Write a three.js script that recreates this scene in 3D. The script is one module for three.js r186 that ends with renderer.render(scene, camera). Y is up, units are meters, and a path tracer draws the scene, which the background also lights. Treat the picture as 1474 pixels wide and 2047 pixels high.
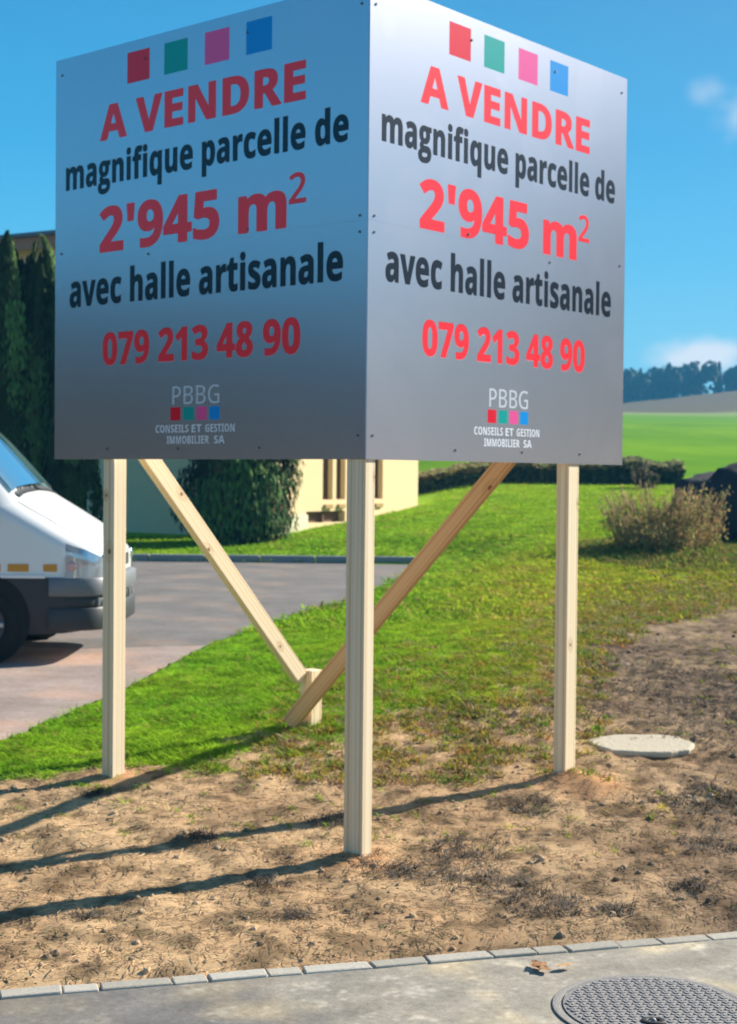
import * as THREE from 'three';
import { mergeGeometries, mergeVertices } from 'three/addons/utils/BufferGeometryUtils.js';
import { RoundedBoxGeometry } from 'three/addons/geometries/RoundedBoxGeometry.js';
import { createNoise2D, createNoise3D, createNoise4D } from 'simplex-noise';

// ---------------------------------------------------------------- camera, sky, sun, exposure
const scene = new THREE.Scene();
const camera = new THREE.PerspectiveCamera(37.16, 737 / 1024, 0.1, 4000);
camera.position.set(0, 1.72, 0);
camera.rotateX(-0.02347);
camera.rotateZ(0.0094);
camera.focus = 3.4; camera.userData.fStop = 7.5;                                      // the photograph is soft all over, most of all far away
const renderer = new THREE.WebGLRenderer({ antialias: true });
renderer.setSize(737, 1024);
renderer.toneMapping = THREE.LinearToneMapping;
renderer.toneMappingExposure = 2.0;
renderer.shadowMap.enabled = true;

const SUN = new THREE.Vector3(0.742, 0.5, -0.446).normalize();
const sun = new THREE.DirectionalLight(new THREE.Color().setRGB(1, 0.93, 0.8), 5);
sun.position.copy(SUN).multiplyScalar(60).add(new THREE.Vector3(0, 0, -10));
sun.target.position.set(0, 0, -10);
sun.castShadow = true;
sun.shadow.mapSize.set(4096, 4096);
Object.assign(sun.shadow.camera, { left: -45, right: 45, top: 45, bottom: -45, near: 1, far: 140 });
sun.shadow.radius = 1;
scene.add(sun, sun.target);

function rng(seed) { let s = seed >>> 0; return () => { s = (s + 0x6d2b79f5) | 0; let t = Math.imul(s ^ (s >>> 15), 1 | s); t = (t + Math.imul(t ^ (t >>> 7), 61 | t)) ^ t; return ((t ^ (t >>> 14)) >>> 0) / 4294967296; }; }
const n2 = createNoise2D(rng(11)), n3 = createNoise3D(rng(12)), n4 = createNoise4D(rng(13));
const fbm = (x, y, o = 4) => { let s = 0, a = 0.5, f = 1; for (let i = 0; i < o; i++) { s += a * n2(x * f + i * 17.3, y * f - i * 9.1); a *= 0.5; f *= 2.03; } return s; };
const clamp = THREE.MathUtils.clamp, lerp = THREE.MathUtils.lerp, smooth = THREE.MathUtils.smoothstep;
const { PI, sin, cos, abs, min, max, exp, hypot } = Math;

{
  const W = 2048, H = 1024, data = new Float32Array(W * H * 4), K = 1 / 2.0;
  const stops = [[-90, [0.10, 0.12, 0.09]], [-4, [0.16, 0.24, 0.2]], [0, [0.32, 0.72, 0.9]], [4, [0.21, 0.65, 0.89]], [8, [0.085, 0.52, 0.87]], [12, [0.035, 0.41, 0.79]], [18, [0.02, 0.31, 0.66]], [35, [0.03, 0.18, 0.42]], [90, [0.045, 0.12, 0.26]]];
  const cloud = (az, el, ca, ce, wa, we, seed) => {
    const dx = (az - ca) / wa, dy = (el - ce) / we, r = dx * dx + dy * dy;
    if (r > 4) return 0;
    return clamp(exp(-r * 1.4) * (1 + 0.9 * fbm(az * 0.9 + seed, el * 1.6, 4)) * 1.25 - 0.12, 0, 1);
  };
  for (let r = 0; r < H; r++) {
    const up = ((r + 0.5) / H - 0.5) * PI, y = sin(up), el = (up * 180) / PI;
    let i = 0; while (i < stops.length - 2 && el > stops[i + 1][0]) i++;
    const t = clamp((el - stops[i][0]) / (stops[i + 1][0] - stops[i][0]), 0, 1);
    const base = [0, 1, 2].map((c) => lerp(stops[i][1][c], stops[i + 1][1][c], t));
    for (let c = 0; c < W; c++) {
      const a = ((c + 0.5) / W - 0.5) * 2 * PI, x = cos(a) * cos(up), z = sin(a) * cos(up);
      const d = x * SUN.x + y * SUN.y + z * SUN.z, ang = (Math.acos(clamp(d, -1, 1)) * 180) / PI;
      const g = el > -1 ? 0.42 * exp(-ang / 24) + 0.6 * exp(-ang / 6) : 0;
      const low = el > 0 ? exp(-el / 8) : 0;                                        // pale air near the horizon, more of it on the sunny side
      const back = clamp(0.5 + 0.5 * sin(a), 0, 1) ** 2;                              // the hazier half of the sky, away from the deep blue north-west
      const pale = low * (0.06 * clamp(0.5 + 0.5 * d, 0, 1) ** 2 + 0.34 * back);
      let col = [base[0] + g + pale, base[1] + g * 0.95 + pale * 0.8, base[2] + g * 0.85 + pale * 0.4];
      const az = (Math.atan2(x, -z) * 180) / PI;
      if (el > 0 && el < 40) {
        let k = 0;
        if (az > 5 && az < 40) {
          k = max(k, 0.42 * cloud(az, el, 14.2, 13.0, 1.5, 0.95, 3), 0.28 * cloud(az, el, 12.3, 13.9, 0.7, 0.5, 8), 1.7 * cloud(az, el, 12.2, 4.5, 1.7, 0.6, 20), 0.5 * cloud(az, el, 15.5, 3.9, 2.2, 0.5, 31), 0.6 * cloud(az, el, 22, 12, 4, 1.6, 44));
        }
        k = min(k, 1); col = [lerp(col[0], 0.9, k), lerp(col[1], 0.95, k), lerp(col[2], 1.0, k)];
      }
      const o = (r * W + c) * 4;
      data[o] = col[0] * K; data[o + 1] = col[1] * K; data[o + 2] = col[2] * K; data[o + 3] = 1;
    }
  }
  const t = new THREE.DataTexture(data, W, H, THREE.RGBAFormat, THREE.FloatType);
  t.mapping = THREE.EquirectangularReflectionMapping;
  t.magFilter = t.minFilter = THREE.LinearFilter;
  t.needsUpdate = true;
  scene.background = t; scene.environment = t;
}
scene.fog = new THREE.FogExp2(new THREE.Color().setRGB(0.12, 0.52, 0.92), 0.0008);

// ---------------------------------------------------------------- helpers
const V = (x, y, Z) => new THREE.Vector3(x, y, -Z);                                // Z is the distance in front of the camera
const taken = {};
const numbered = (n) => { const k = taken[n] ?? 0; taken[n] = k + 1; return k ? n + '_' + String(k).padStart(3, '0') : n; };
const say = (o, label, category, group, kind) => { if (label) o.userData.label = label; if (category) o.userData.category = category; if (group) o.userData.group = group; if (kind) o.userData.kind = kind; return o; };
function mesh(name, g, m, parent = scene) {
  const o = new THREE.Mesh(Array.isArray(g) ? mergeGeometries(g.map((x) => (x.index ? x.toNonIndexed() : x))) : g, m);
  o.name = parent === scene ? numbered(name) : name; o.castShadow = o.receiveShadow = true; parent.add(o); return o;
}
function thing(name, pos, label, category, group) { const o = new THREE.Group(); o.name = numbered(name); o.position.copy(pos); scene.add(o); return say(o, label, category, group); }
const structure = (name, g, m) => say(mesh(name, g, m), null, null, null, 'structure');
const rgb = (r, g, b) => new THREE.Color().setRGB(r, g, b);
const std = (o) => new THREE.MeshStandardMaterial({ roughness: 0.85, ...o });
function canvasTex(w, h, draw, srgb = true) {
  const c = document.createElement('canvas'); c.width = w; c.height = h; draw(c.getContext('2d'), w, h);
  const t = new THREE.CanvasTexture(c); if (srgb) t.colorSpace = THREE.SRGBColorSpace; t.wrapS = t.wrapT = THREE.RepeatWrapping; t.magFilter = THREE.LinearFilter; return t;
}
function noiseTex(w, f, srgb = false) {                                             // f(u, v) in metres-free tile coordinates gives 0..1 or [r, g, b]
  const d = new Uint8Array(w * w * 4);
  for (let y = 0; y < w; y++) for (let x = 0; x < w; x++) { const v = f(x / w, y / w), o = (y * w + x) * 4; for (let c = 0; c < 3; c++) d[o + c] = clamp((Array.isArray(v) ? v[c] : v) * 255, 0, 255); d[o + 3] = 255; }
  const t = new THREE.DataTexture(d, w, w); if (srgb) t.colorSpace = THREE.SRGBColorSpace; t.wrapS = t.wrapT = THREE.RepeatWrapping; t.magFilter = t.minFilter = THREE.LinearFilter; t.needsUpdate = true; return t;
}
const torus = (u, v, f, s = 0) => n4(cos(u * 2 * PI) * f * 0.16 + s, sin(u * 2 * PI) * f * 0.16 - s, cos(v * 2 * PI) * f * 0.16, sin(v * 2 * PI) * f * 0.16 + s);   // wraps in u and v
const bar = (a, b, w, h, m, upHint) => {                                            // box geometry from a to b, w across, h along the hint
  const d = b.clone().sub(a), L = d.length(), z = d.normalize(), y = upHint.clone().addScaledVector(z, -upHint.dot(z)).normalize(), x = y.clone().cross(z);
  const g = new RoundedBoxGeometry(w, h, L, 1, min(w, h) * 0.06);
  const p = g.attributes.position, nn = g.attributes.normal, uv = new Float32Array(p.count * 2);
  for (let i = 0; i < p.count; i++) { const side = abs(nn.getX(i)) > abs(nn.getY(i)); uv[i * 2] = (side ? p.getY(i) : p.getX(i) + 0.37) * 1; uv[i * 2 + 1] = p.getZ(i); }
  g.setAttribute('uv', new THREE.BufferAttribute(uv, 2));
  g.applyMatrix4(new THREE.Matrix4().makeBasis(x, y, z).setPosition(a.clone().add(b).multiplyScalar(0.5)));
  return g;
};
const piece = (w, h, d, x, y, z, r = 0.01) => { const g = r ? new RoundedBoxGeometry(w, h, d, 1, r) : new THREE.BoxGeometry(w, h, d); g.translate(x, y, z); return g; };

// ---------------------------------------------------------------- the lie of the land
const KERB_P = [0, 5.29], KERB_D = [0.962, 0.273];
const kerbDist = (X, Z) => -KERB_D[1] * (X - KERB_P[0]) + KERB_D[0] * (Z - KERB_P[1]);
const LOT_Y = 0.14;
const LOT = [[-34, 1.5], [-9, 6.9], [-4, 8.0], [-2.55, 8.35], [-2.1, 8.75], [-1.75, 11], [-1.42, 14.1], [-0.85, 16.6], [-0.23, 19], [0.35, 22.3], [0.87, 25.7], [1.05, 27.5], [-34, 28.2]];
function lotDist(X, Z) {                                                            // negative inside
  let inside = false, d = 1e9;
  for (let i = 0, j = LOT.length - 1; i < LOT.length; j = i++) {
    const [ax, az] = LOT[i], [bx, bz] = LOT[j];
    if ((az > Z) !== (bz > Z) && X < ((bx - ax) * (Z - az)) / (bz - az) + ax) inside = !inside;
    const t = clamp(((X - ax) * (bx - ax) + (Z - az) * (bz - az)) / ((bx - ax) ** 2 + (bz - az) ** 2), 0, 1);
    d = min(d, hypot(X - ax - t * (bx - ax), Z - az - t * (bz - az)));
  }
  return inside ? -d : d;
}
const table = (t, x) => { let i = 0; while (i < t.length - 2 && x > t[i + 1][0]) i++; return lerp(t[i][1], t[i + 1][1], clamp((x - t[i][0]) / (t[i + 1][0] - t[i][0]), 0, 1)); };
const HILL = [[45, 0], [60, 0.9], [120, 4.1], [200, 8.2], [260, 12.4], [380, 21.5], [460, 22.5], [2000, 20]];
const MOUNDS = [[-0.05, 6.42, 0.16, 0.03], [-1.24, 7.5, 0.14, 0.02], [1.02, 7.58, 0.2, 0.04], [1.15, 7.5, 0.14, 0.03]];
const RISE = [[0, 0], [1.1, 0.065], [2.2, 0.185], [3.3, 0.32], [4.5, 0.37], [8, 0.42]];
function land(X, Z) {
  const d = kerbDist(X, Z);
  let h = d > 0 ? 0.008 + table(RISE, d) + 0.03 * smooth(X, -0.3, 1.2) * smooth(d, 0, 2) : 0.008;
  if (d > 0 && d < 0.2) h -= 0.026 * (1 - smooth(d, 0.05, 0.19));
  const slope = clamp(0.047 + 0.007 * (X - 3), 0.008, 0.05);
  h = lerp(h, 0.17, smooth(Z, 10, 19) * 0.9) + slope * max(0, min(Z, 47) - 19) * smooth(Z, 19, 24);
  h += table(HILL, Z) * smooth(X + Z * 0.25, -160, 40) * lerp(1, 0.84 + 0.18 * clamp((X - 55) / 33, 0, 1.2), smooth(Z, 210, 300));
  h += 24 * exp(-(((X - 150) / 55) ** 2) - ((Z - 62) / 60) ** 2);                    // the ridge swings round on the right
  if (Z < -4) h = 0.1;
  const l = lotDist(X, Z);
  if (l < 2.2) h = lerp(LOT_Y + 0.03, h, smooth(l, 0.15, 2.2));
  for (const [mx, mz, r, a] of MOUNDS) { const q = ((X - mx) ** 2 + (Z - mz) ** 2) / (r * r); if (q < 6) h += a * exp(-q * 1.6); }
  return h;
}
function rough(X, Z) { return Z < 22 && Z > 3 ? 0.018 * fbm(X * 2.1, Z * 2.1, 3) + (0.011 + 0.014 * smooth(X, 0.9, 1.8)) * fbm(X * 7, Z * 7, 4) : 0; }
const EDGE = [[-9, 6.5], [-1.79, 7.42], [-1.04, 7.8], [-0.53, 8.2], [-0.1, 8.42], [0.18, 8.6], [0.63, 9.0], [1.16, 9.8], [1.77, 13], [2.6, 16.2], [4.3, 20], [9, 26]];
const green = (X, Z) => { const k = 1 + 4.2 * smooth(X, 0.3, 2); return smooth(Z - table(EDGE, X) + k * (0.55 * fbm(X * 1.3, Z * 1.3 / k, 4) + 0.25 * fbm(X * 6, Z * 6, 2)), -0.22 * k, 0.3 * k); };
function grassColor(X, Z) {
  const y = smooth(X - 0.05 * (Z - 8), -0.6, 1.8) * (1 - 0.85 * smooth(Z, 19, 30)), k = 0.5 + 0.9 * fbm(X * 0.5, Z * 0.5, 3), m = 0.5 + 0.8 * fbm(X * 2.3 + 40, Z * 2.3, 3);
  const c = [lerp(0.2, 0.3, clamp(k, 0, 1)), lerp(0.4, 0.46, clamp(k, 0, 1)), 0.02];
  const w = clamp(y * m * 1.25, 0, 1) * 0.95 + 0.0;
  return [lerp(c[0], 0.5, w), lerp(c[1], 0.42, w), lerp(c[2], 0.04, w)];
}
function soilColor(X, Z) {
  const g = max(smooth(X - 0.25 * (Z - 7), 0.3, 2.2), smooth(X, 0.9, 1.9) * smooth(Z, 7.4, 9) * 1.2), k = clamp(0.5 + fbm(X * 0.9 + 7, Z * 0.9, 4) * 1.1, 0, 1), b = clamp(0.55 + fbm(X * 3.3 - 20, Z * 3.3, 4) * 1.4, 0, 1);
  const straw = [lerp(0.42, 0.58, k), lerp(0.275, 0.4, k), lerp(0.16, 0.235, k)], grey = [lerp(0.15, 0.31, k), lerp(0.108, 0.225, k), lerp(0.08, 0.15, k)];
  const c = [0, 1, 2].map((i) => lerp(straw[i], grey[i], g * 0.8));
  const dk = lerp(0.5, 1.05, smooth(b, 0.0, 0.6));
  let out = c.map((v) => v * dk);
  for (const [mx, mz, r] of MOUNDS) { const q = ((X - mx) ** 2 + (Z - mz) ** 2) / (r * r); if (q < 6) { const e = exp(-q * 1.1) * 0.8; out = [lerp(out[0], 0.56, e), lerp(out[1], 0.3, e), lerp(out[2], 0.15, e)]; } }
  return out;
}
function landColor(X, Z) {
  if (Z > 150) {
    const p = smooth(Z + 18 * fbm(X * 0.012, Z * 0.012, 2), 195, 225), q = smooth(Z + 14 * fbm(X * 0.01 + 5, Z * 0.02, 2) - 0.1 * (X - 80), 250, 285);
    const f = [0.12, 0.27, 0.0], pale = [0.24, 0.3, 0.09], br = [0.17, 0.12, 0.05];
    return [0, 1, 2].map((i) => lerp(lerp(f[i], pale[i], p), br[i], q));
  }
  const far = smooth(X - 0.24 * Z, 8, 22) * smooth(Z, 18, 40);
  if (far > 0.5) { const k = 0.8 + 0.5 * fbm(X * 0.3, Z * 0.3, 3); return [0.1 * k, 0.078 * k, 0.06 * k]; }                        // turned earth on the slope to the right
  if (Z > 47) { const k = 0.5 + fbm(X * 0.06, Z * 0.03, 3) + 0.5 * fbm(X * 0.5, Z * 0.12, 3); return [lerp(0.1, 0.16, k), lerp(0.24, 0.31, k), 0.0]; }
  const g = green(X, Z), a = grassColor(X, Z), s = soilColor(X, Z);
  return [0, 1, 2].map((i) => lerp(s[i], a[i], g));
}

// ---------------------------------------------------------------- ground surfaces
const soilMap = canvasTex(2048, 2048, (c, w) => {
  const r = rng(5); c.fillStyle = 'rgb(198,196,192)'; c.fillRect(0, 0, w, w);
  const dab = (x, y, f) => { for (const dx of [0, -w, w]) for (const dy of [0, -w, w]) if (x + dx > -60 && x + dx < w + 60 && y + dy > -60 && y + dy < w + 60) f(x + dx, y + dy); };
  for (let i = 0; i < 5000; i++) { const x = r() * w, y = r() * w, s = 3 + r() ** 3 * 22, v = 120 + r() * 130, k = 0.12 + r() * 0.25, e = 0.4 + r() * 0.6, a = r() * 3; dab(x, y, (X, Y) => { c.fillStyle = `rgba(${v},${v * 0.97},${v * 0.93},${k})`; c.beginPath(); c.ellipse(X, Y, s, s * e, a, 0, 7); c.fill(); }); }
  for (let i = 0; i < 26000; i++) { const x = r() * w, y = r() * w, L = 8 + r() * 26, a = r() * 6.3, v = r() < 0.14 ? 120 + r() * 50 : 185 + r() * 55, b = (r() - 0.5) * 8; dab(x, y, (X, Y) => { c.strokeStyle = `rgba(${v},${v * 0.96},${v * 0.88},${0.2 + r() * 0.4})`; c.lineWidth = 1 + r() * 2; c.beginPath(); c.moveTo(X, Y); c.quadraticCurveTo(X + cos(a) * L * 0.5 + b, Y + sin(a) * L * 0.5 - b, X + cos(a) * L, Y + sin(a) * L); c.stroke(); }); }
  for (let i = 0; i < 1300; i++) { const x = r() * w, y = r() * w, s = 1 + r() * 4; dab(x, y, (X, Y) => { c.fillStyle = `rgba(40,34,28,${0.35 + r() * 0.4})`; c.beginPath(); c.arc(X, Y, s, 0, 7); c.fill(); }); }
});
const grainMap = noiseTex(512, (u, v) => 0.5 + 0.3 * torus(u, v, 20) + 0.25 * torus(u, v, 60, 3) + 0.2 * torus(u, v, 150, 9));
const matt = (o) => new THREE.MeshPhysicalMaterial({ specularIntensity: 0.08, ...o });
const groundMat = matt({ vertexColors: true, map: soilMap, bumpMap: soilMap, bumpScale: 0.004, roughness: 0.95 });
const farMat = matt({ vertexColors: true, roughness: 0.97 });
{
  const axis = (a, b, s, lo, hi, q) => { const v = []; for (let x = a; x <= b + 1e-6; x += s) v.push(x); let x = b, d = s; while (x < hi) { d *= q; x += d; v.push(x); } x = a; d = s; while (x > lo) { d *= q; x -= d; v.unshift(x); } return v; };
  const xs = axis(-3, 3, 0.03, -1500, 1500, 1.045), zs = axis(5, 11, 0.03, -400, 2000, 1.04), nx = xs.length, nz = zs.length;
  const pos = new Float32Array(nx * nz * 3), col = new Float32Array(nx * nz * 3), uv = new Float32Array(nx * nz * 2), lots = new Float32Array(nx * nz);
  for (let j = 0, i = 0; j < nz; j++) for (let k = 0; k < nx; k++, i++) {
    const X = xs[k], Z = zs[j], d = kerbDist(X, Z), l = abs(X) < 40 && Z < 40 ? lotDist(X, Z) : 9;
    let y = land(X, Z) + rough(X, Z) * smooth(kerbDist(X, Z), 0.02, 0.4);
    if (d < 0.022 && d > -8.5) y = -0.15;
    if (l < -0.02) y = LOT_Y - 0.12;
    pos.set([X, y, -Z], i * 3); uv.set([X / 3.4, Z / 3.4], i * 2); lots[i] = l;
    col.set(landColor(X, Z).map((c) => (Z < 47 ? c / 0.62 : c)), i * 3);
  }
  const kinds = { verge: [], lawn: [], field: [], ploughed_hill: [] };
  for (let j = 0; j < nz - 1; j++) for (let k = 0; k < nx - 1; k++) {
    const a = j * nx + k, b = a + 1, c = a + nx, e = c + 1, X = (xs[k] + xs[k + 1]) / 2, Z = (zs[j] + zs[j + 1]) / 2;
    const kind = Z > 262 ? 'ploughed_hill' : Z > 47 ? 'field' : Z < 40 && kerbDist(X, Z) > -1 && green(X, Z) < 0.5 ? 'verge' : 'lawn';
    kinds[kind].push(a, b, e, a, e, c);
  }
  const whole = new THREE.BufferGeometry(); whole.setAttribute('position', new THREE.BufferAttribute(pos, 3)); whole.setIndex(Object.values(kinds).flat()); whole.computeVertexNormals();
  const nor = whole.attributes.normal.array;
  for (const [name, idx] of Object.entries(kinds)) {
    const seen = new Map(), p = [], n = [], c = [], t = [], ii = [];
    for (const v of idx) { if (!seen.has(v)) { seen.set(v, seen.size); for (let q = 0; q < 3; q++) { p.push(pos[v * 3 + q]); n.push(nor[v * 3 + q]); c.push(col[v * 3 + q]); } t.push(uv[v * 2], uv[v * 2 + 1]); } ii.push(seen.get(v)); }
    const g = new THREE.BufferGeometry();
    g.setAttribute('position', new THREE.Float32BufferAttribute(p, 3)); g.setAttribute('normal', new THREE.Float32BufferAttribute(n, 3)); g.setAttribute('color', new THREE.Float32BufferAttribute(c, 3)); g.setAttribute('uv', new THREE.Float32BufferAttribute(t, 2)); g.setIndex(ii);
    structure(name, g, name === 'verge' || name === 'lawn' ? groundMat : farMat);
  }
}
function sheet(points, y, scale) {                                                  // a flat polygon, uv in metres / scale
  const s = new THREE.Shape(points.map(([x, z]) => new THREE.Vector2(x, z))), g = new THREE.ShapeGeometry(s), p = g.attributes.position, uv = g.attributes.uv, out = new Float32Array(p.count * 3);
  for (let i = 0; i < p.count; i++) { uv.setXY(i, p.getX(i) / scale, p.getY(i) / scale); out.set([p.getX(i), y, -p.getY(i)], i * 3); }
  g.setAttribute('position', new THREE.BufferAttribute(out, 3)); g.computeVertexNormals();
  return g;
}
const roadMap = noiseTex(1024, (u, v) => {
  const a = torus(u, v, 5), b = torus(u, v, 14, 4), c = torus(u, v, 60, 8), d = torus(u, v, 200, 2), warm = smooth(a + 0.5 * b, -0.1, 0.8), pale = smooth(b + 0.7 * c, 0.2, 1.1);
  const l = 0.57 + 0.05 * a + 0.05 * b + 0.05 * c + 0.07 * d + 0.09 * pale - (d > 0.62 ? 0.14 : 0);
  return [l + 0.02 + 0.06 * warm, l + 0.03 * warm, l - 0.03 - 0.03 * warm];
}, true);
const lotMap = noiseTex(1024, (u, v) => {
  const a = torus(u, v, 4, 5), b = torus(u, v, 12, 1), c = torus(u, v, 50, 7), d = torus(u, v, 180, 3);
  const l = 0.535 + 0.05 * a + 0.05 * b + 0.035 * c + 0.05 * d, w = smooth(a - b * 0.4, -0.2, 0.7);
  return [l + 0.02 + 0.06 * w, l + 0.012 * w - 0.005, l - 0.02 * w - 0.015];
}, true);
const along = (t, d) => [KERB_P[0] + KERB_D[0] * t - KERB_D[1] * d, KERB_P[1] + KERB_D[1] * t + KERB_D[0] * d];
{
  const ts = [], ds = []; for (let t = -90; t < -4; t += 4.3) ts.push(t); for (let t = -4; t < 4.01; t += 0.07) ts.push(t); for (let t = 8; t <= 92; t += 6) ts.push(t); for (let d = 0; d > -2; d -= 0.07) ds.push(d); ds.push(-4, -6, -8.4);
  const p = [], uv = [], c = [], ii = [];
  for (const t of ts) for (const d of ds) {                                         // an older dark patch on the left, pale dusty tar on the right
    const [X, Z] = along(t, d), k = smooth(t + 0.9 * d * 0.4 + 0.7 * fbm(t * 1.4, d * 2.2, 4), -0.95, 0.15), e = 0.9 + 0.25 * fbm(t * 2.5 + 30, d * 4, 4);
    p.push(X, 0, -Z); uv.push(X / 2.9, Z / 2.9); c.push(lerp(0.6, 1.12, k) * e, lerp(0.6, 1.08, k) * e, lerp(0.63, 0.99, k) * e);
  }
  for (let i = 0; i < ts.length - 1; i++) for (let k = 0; k < ds.length - 1; k++) { const a = i * ds.length + k, b = a + ds.length; ii.push(a, a + 1, b, a + 1, b + 1, b); }
  const g = new THREE.BufferGeometry(); g.setAttribute('position', new THREE.Float32BufferAttribute(p, 3)); g.setAttribute('uv', new THREE.Float32BufferAttribute(uv, 2)); g.setAttribute('color', new THREE.Float32BufferAttribute(c, 3)); g.setIndex(ii.reverse()); g.computeVertexNormals();
  if (g.attributes.normal.getY(0) < 0) { g.setIndex(ii.reverse()); g.computeVertexNormals(); }
  structure('road', g, std({ vertexColors: true, map: roadMap, bumpMap: grainMap, bumpScale: 0.002, roughness: 0.92 }));
}
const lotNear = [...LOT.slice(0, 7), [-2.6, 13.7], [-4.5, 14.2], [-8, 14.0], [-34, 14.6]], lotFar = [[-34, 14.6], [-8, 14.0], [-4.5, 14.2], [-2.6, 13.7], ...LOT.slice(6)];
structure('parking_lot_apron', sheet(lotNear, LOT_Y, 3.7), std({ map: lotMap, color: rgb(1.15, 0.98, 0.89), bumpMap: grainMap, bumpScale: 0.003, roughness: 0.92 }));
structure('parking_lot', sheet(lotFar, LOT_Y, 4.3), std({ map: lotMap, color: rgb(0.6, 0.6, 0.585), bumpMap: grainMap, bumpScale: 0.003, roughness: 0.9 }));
{ // kerb stones between road and verge, each one a piece
  const kerb = new THREE.Group(); kerb.name = 'kerb'; scene.add(kerb); say(kerb, null, null, null, 'structure');
  const r = rng(77), ms = [[0.58, 0.53, 0.45], [0.48, 0.44, 0.37], [0.63, 0.58, 0.5]].map((c) => std({ color: rgb(...c), bumpMap: grainMap, bumpScale: 0.004, roughness: 0.92 }));
  const gs = [0.12, 0.16, 0.2, 0.24].map((L) => { const g = new RoundedBoxGeometry(L, 0.12, 0.072, 2, 0.007), p = g.attributes.position; for (let i = 0; i < p.count; i++) { const k = n3(p.getX(i) * 18 + L * 90, p.getY(i) * 18, p.getZ(i) * 22) * 0.005; p.setXYZ(i, p.getX(i) + k, p.getY(i) + k * 0.6, p.getZ(i) + k); } g.computeVertexNormals(); return g; });
  let t = -4;
  while (t < 5) { const w = (r() * 4) | 0, L = [0.12, 0.16, 0.2, 0.24][w], [X, Z] = along(t + L / 2, 0.02); const o = new THREE.Mesh(gs[w], ms[(r() * 3) | 0]); o.name = 'stone'; o.position.set(X, -0.051 + (r() - 0.5) * 0.004 - 0.004 * smooth(t, 0, 1.5), -Z); o.rotation.y = Math.atan2(KERB_D[1], KERB_D[0]) + (r() - 0.5) * 0.05; o.rotation.x = (r() - 0.5) * 0.06; o.castShadow = o.receiveShadow = true; kerb.add(o); t += L + 0.003 + r() * 0.005; }
}
{ // raised edge of the car park on the lawn side
  const k = new THREE.Group(); k.name = 'lot_kerb'; scene.add(k); say(k, null, null, null, 'structure');
  const m = std({ color: rgb(0.3, 0.3, 0.29), bumpMap: grainMap, bumpScale: 0.004 });
  const a = [1.05, 27.55], b = [-20, 28.0], L = hypot(b[0] - a[0], b[1] - a[1]), g = new RoundedBoxGeometry(0.98, 0.34, 0.14, 1, 0.015);
  for (let i = 0; i < 21; i++) { const t = (i + 0.5) / 21, o = new THREE.Mesh(g, m); o.name = 'kerb_stone'; o.position.set(lerp(a[0], b[0], t), 0.1, -lerp(a[1], b[1], t)); o.rotation.y = Math.atan2(b[1] - a[1], a[0] - b[0]) * -1; k.add(o); }
}

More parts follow.
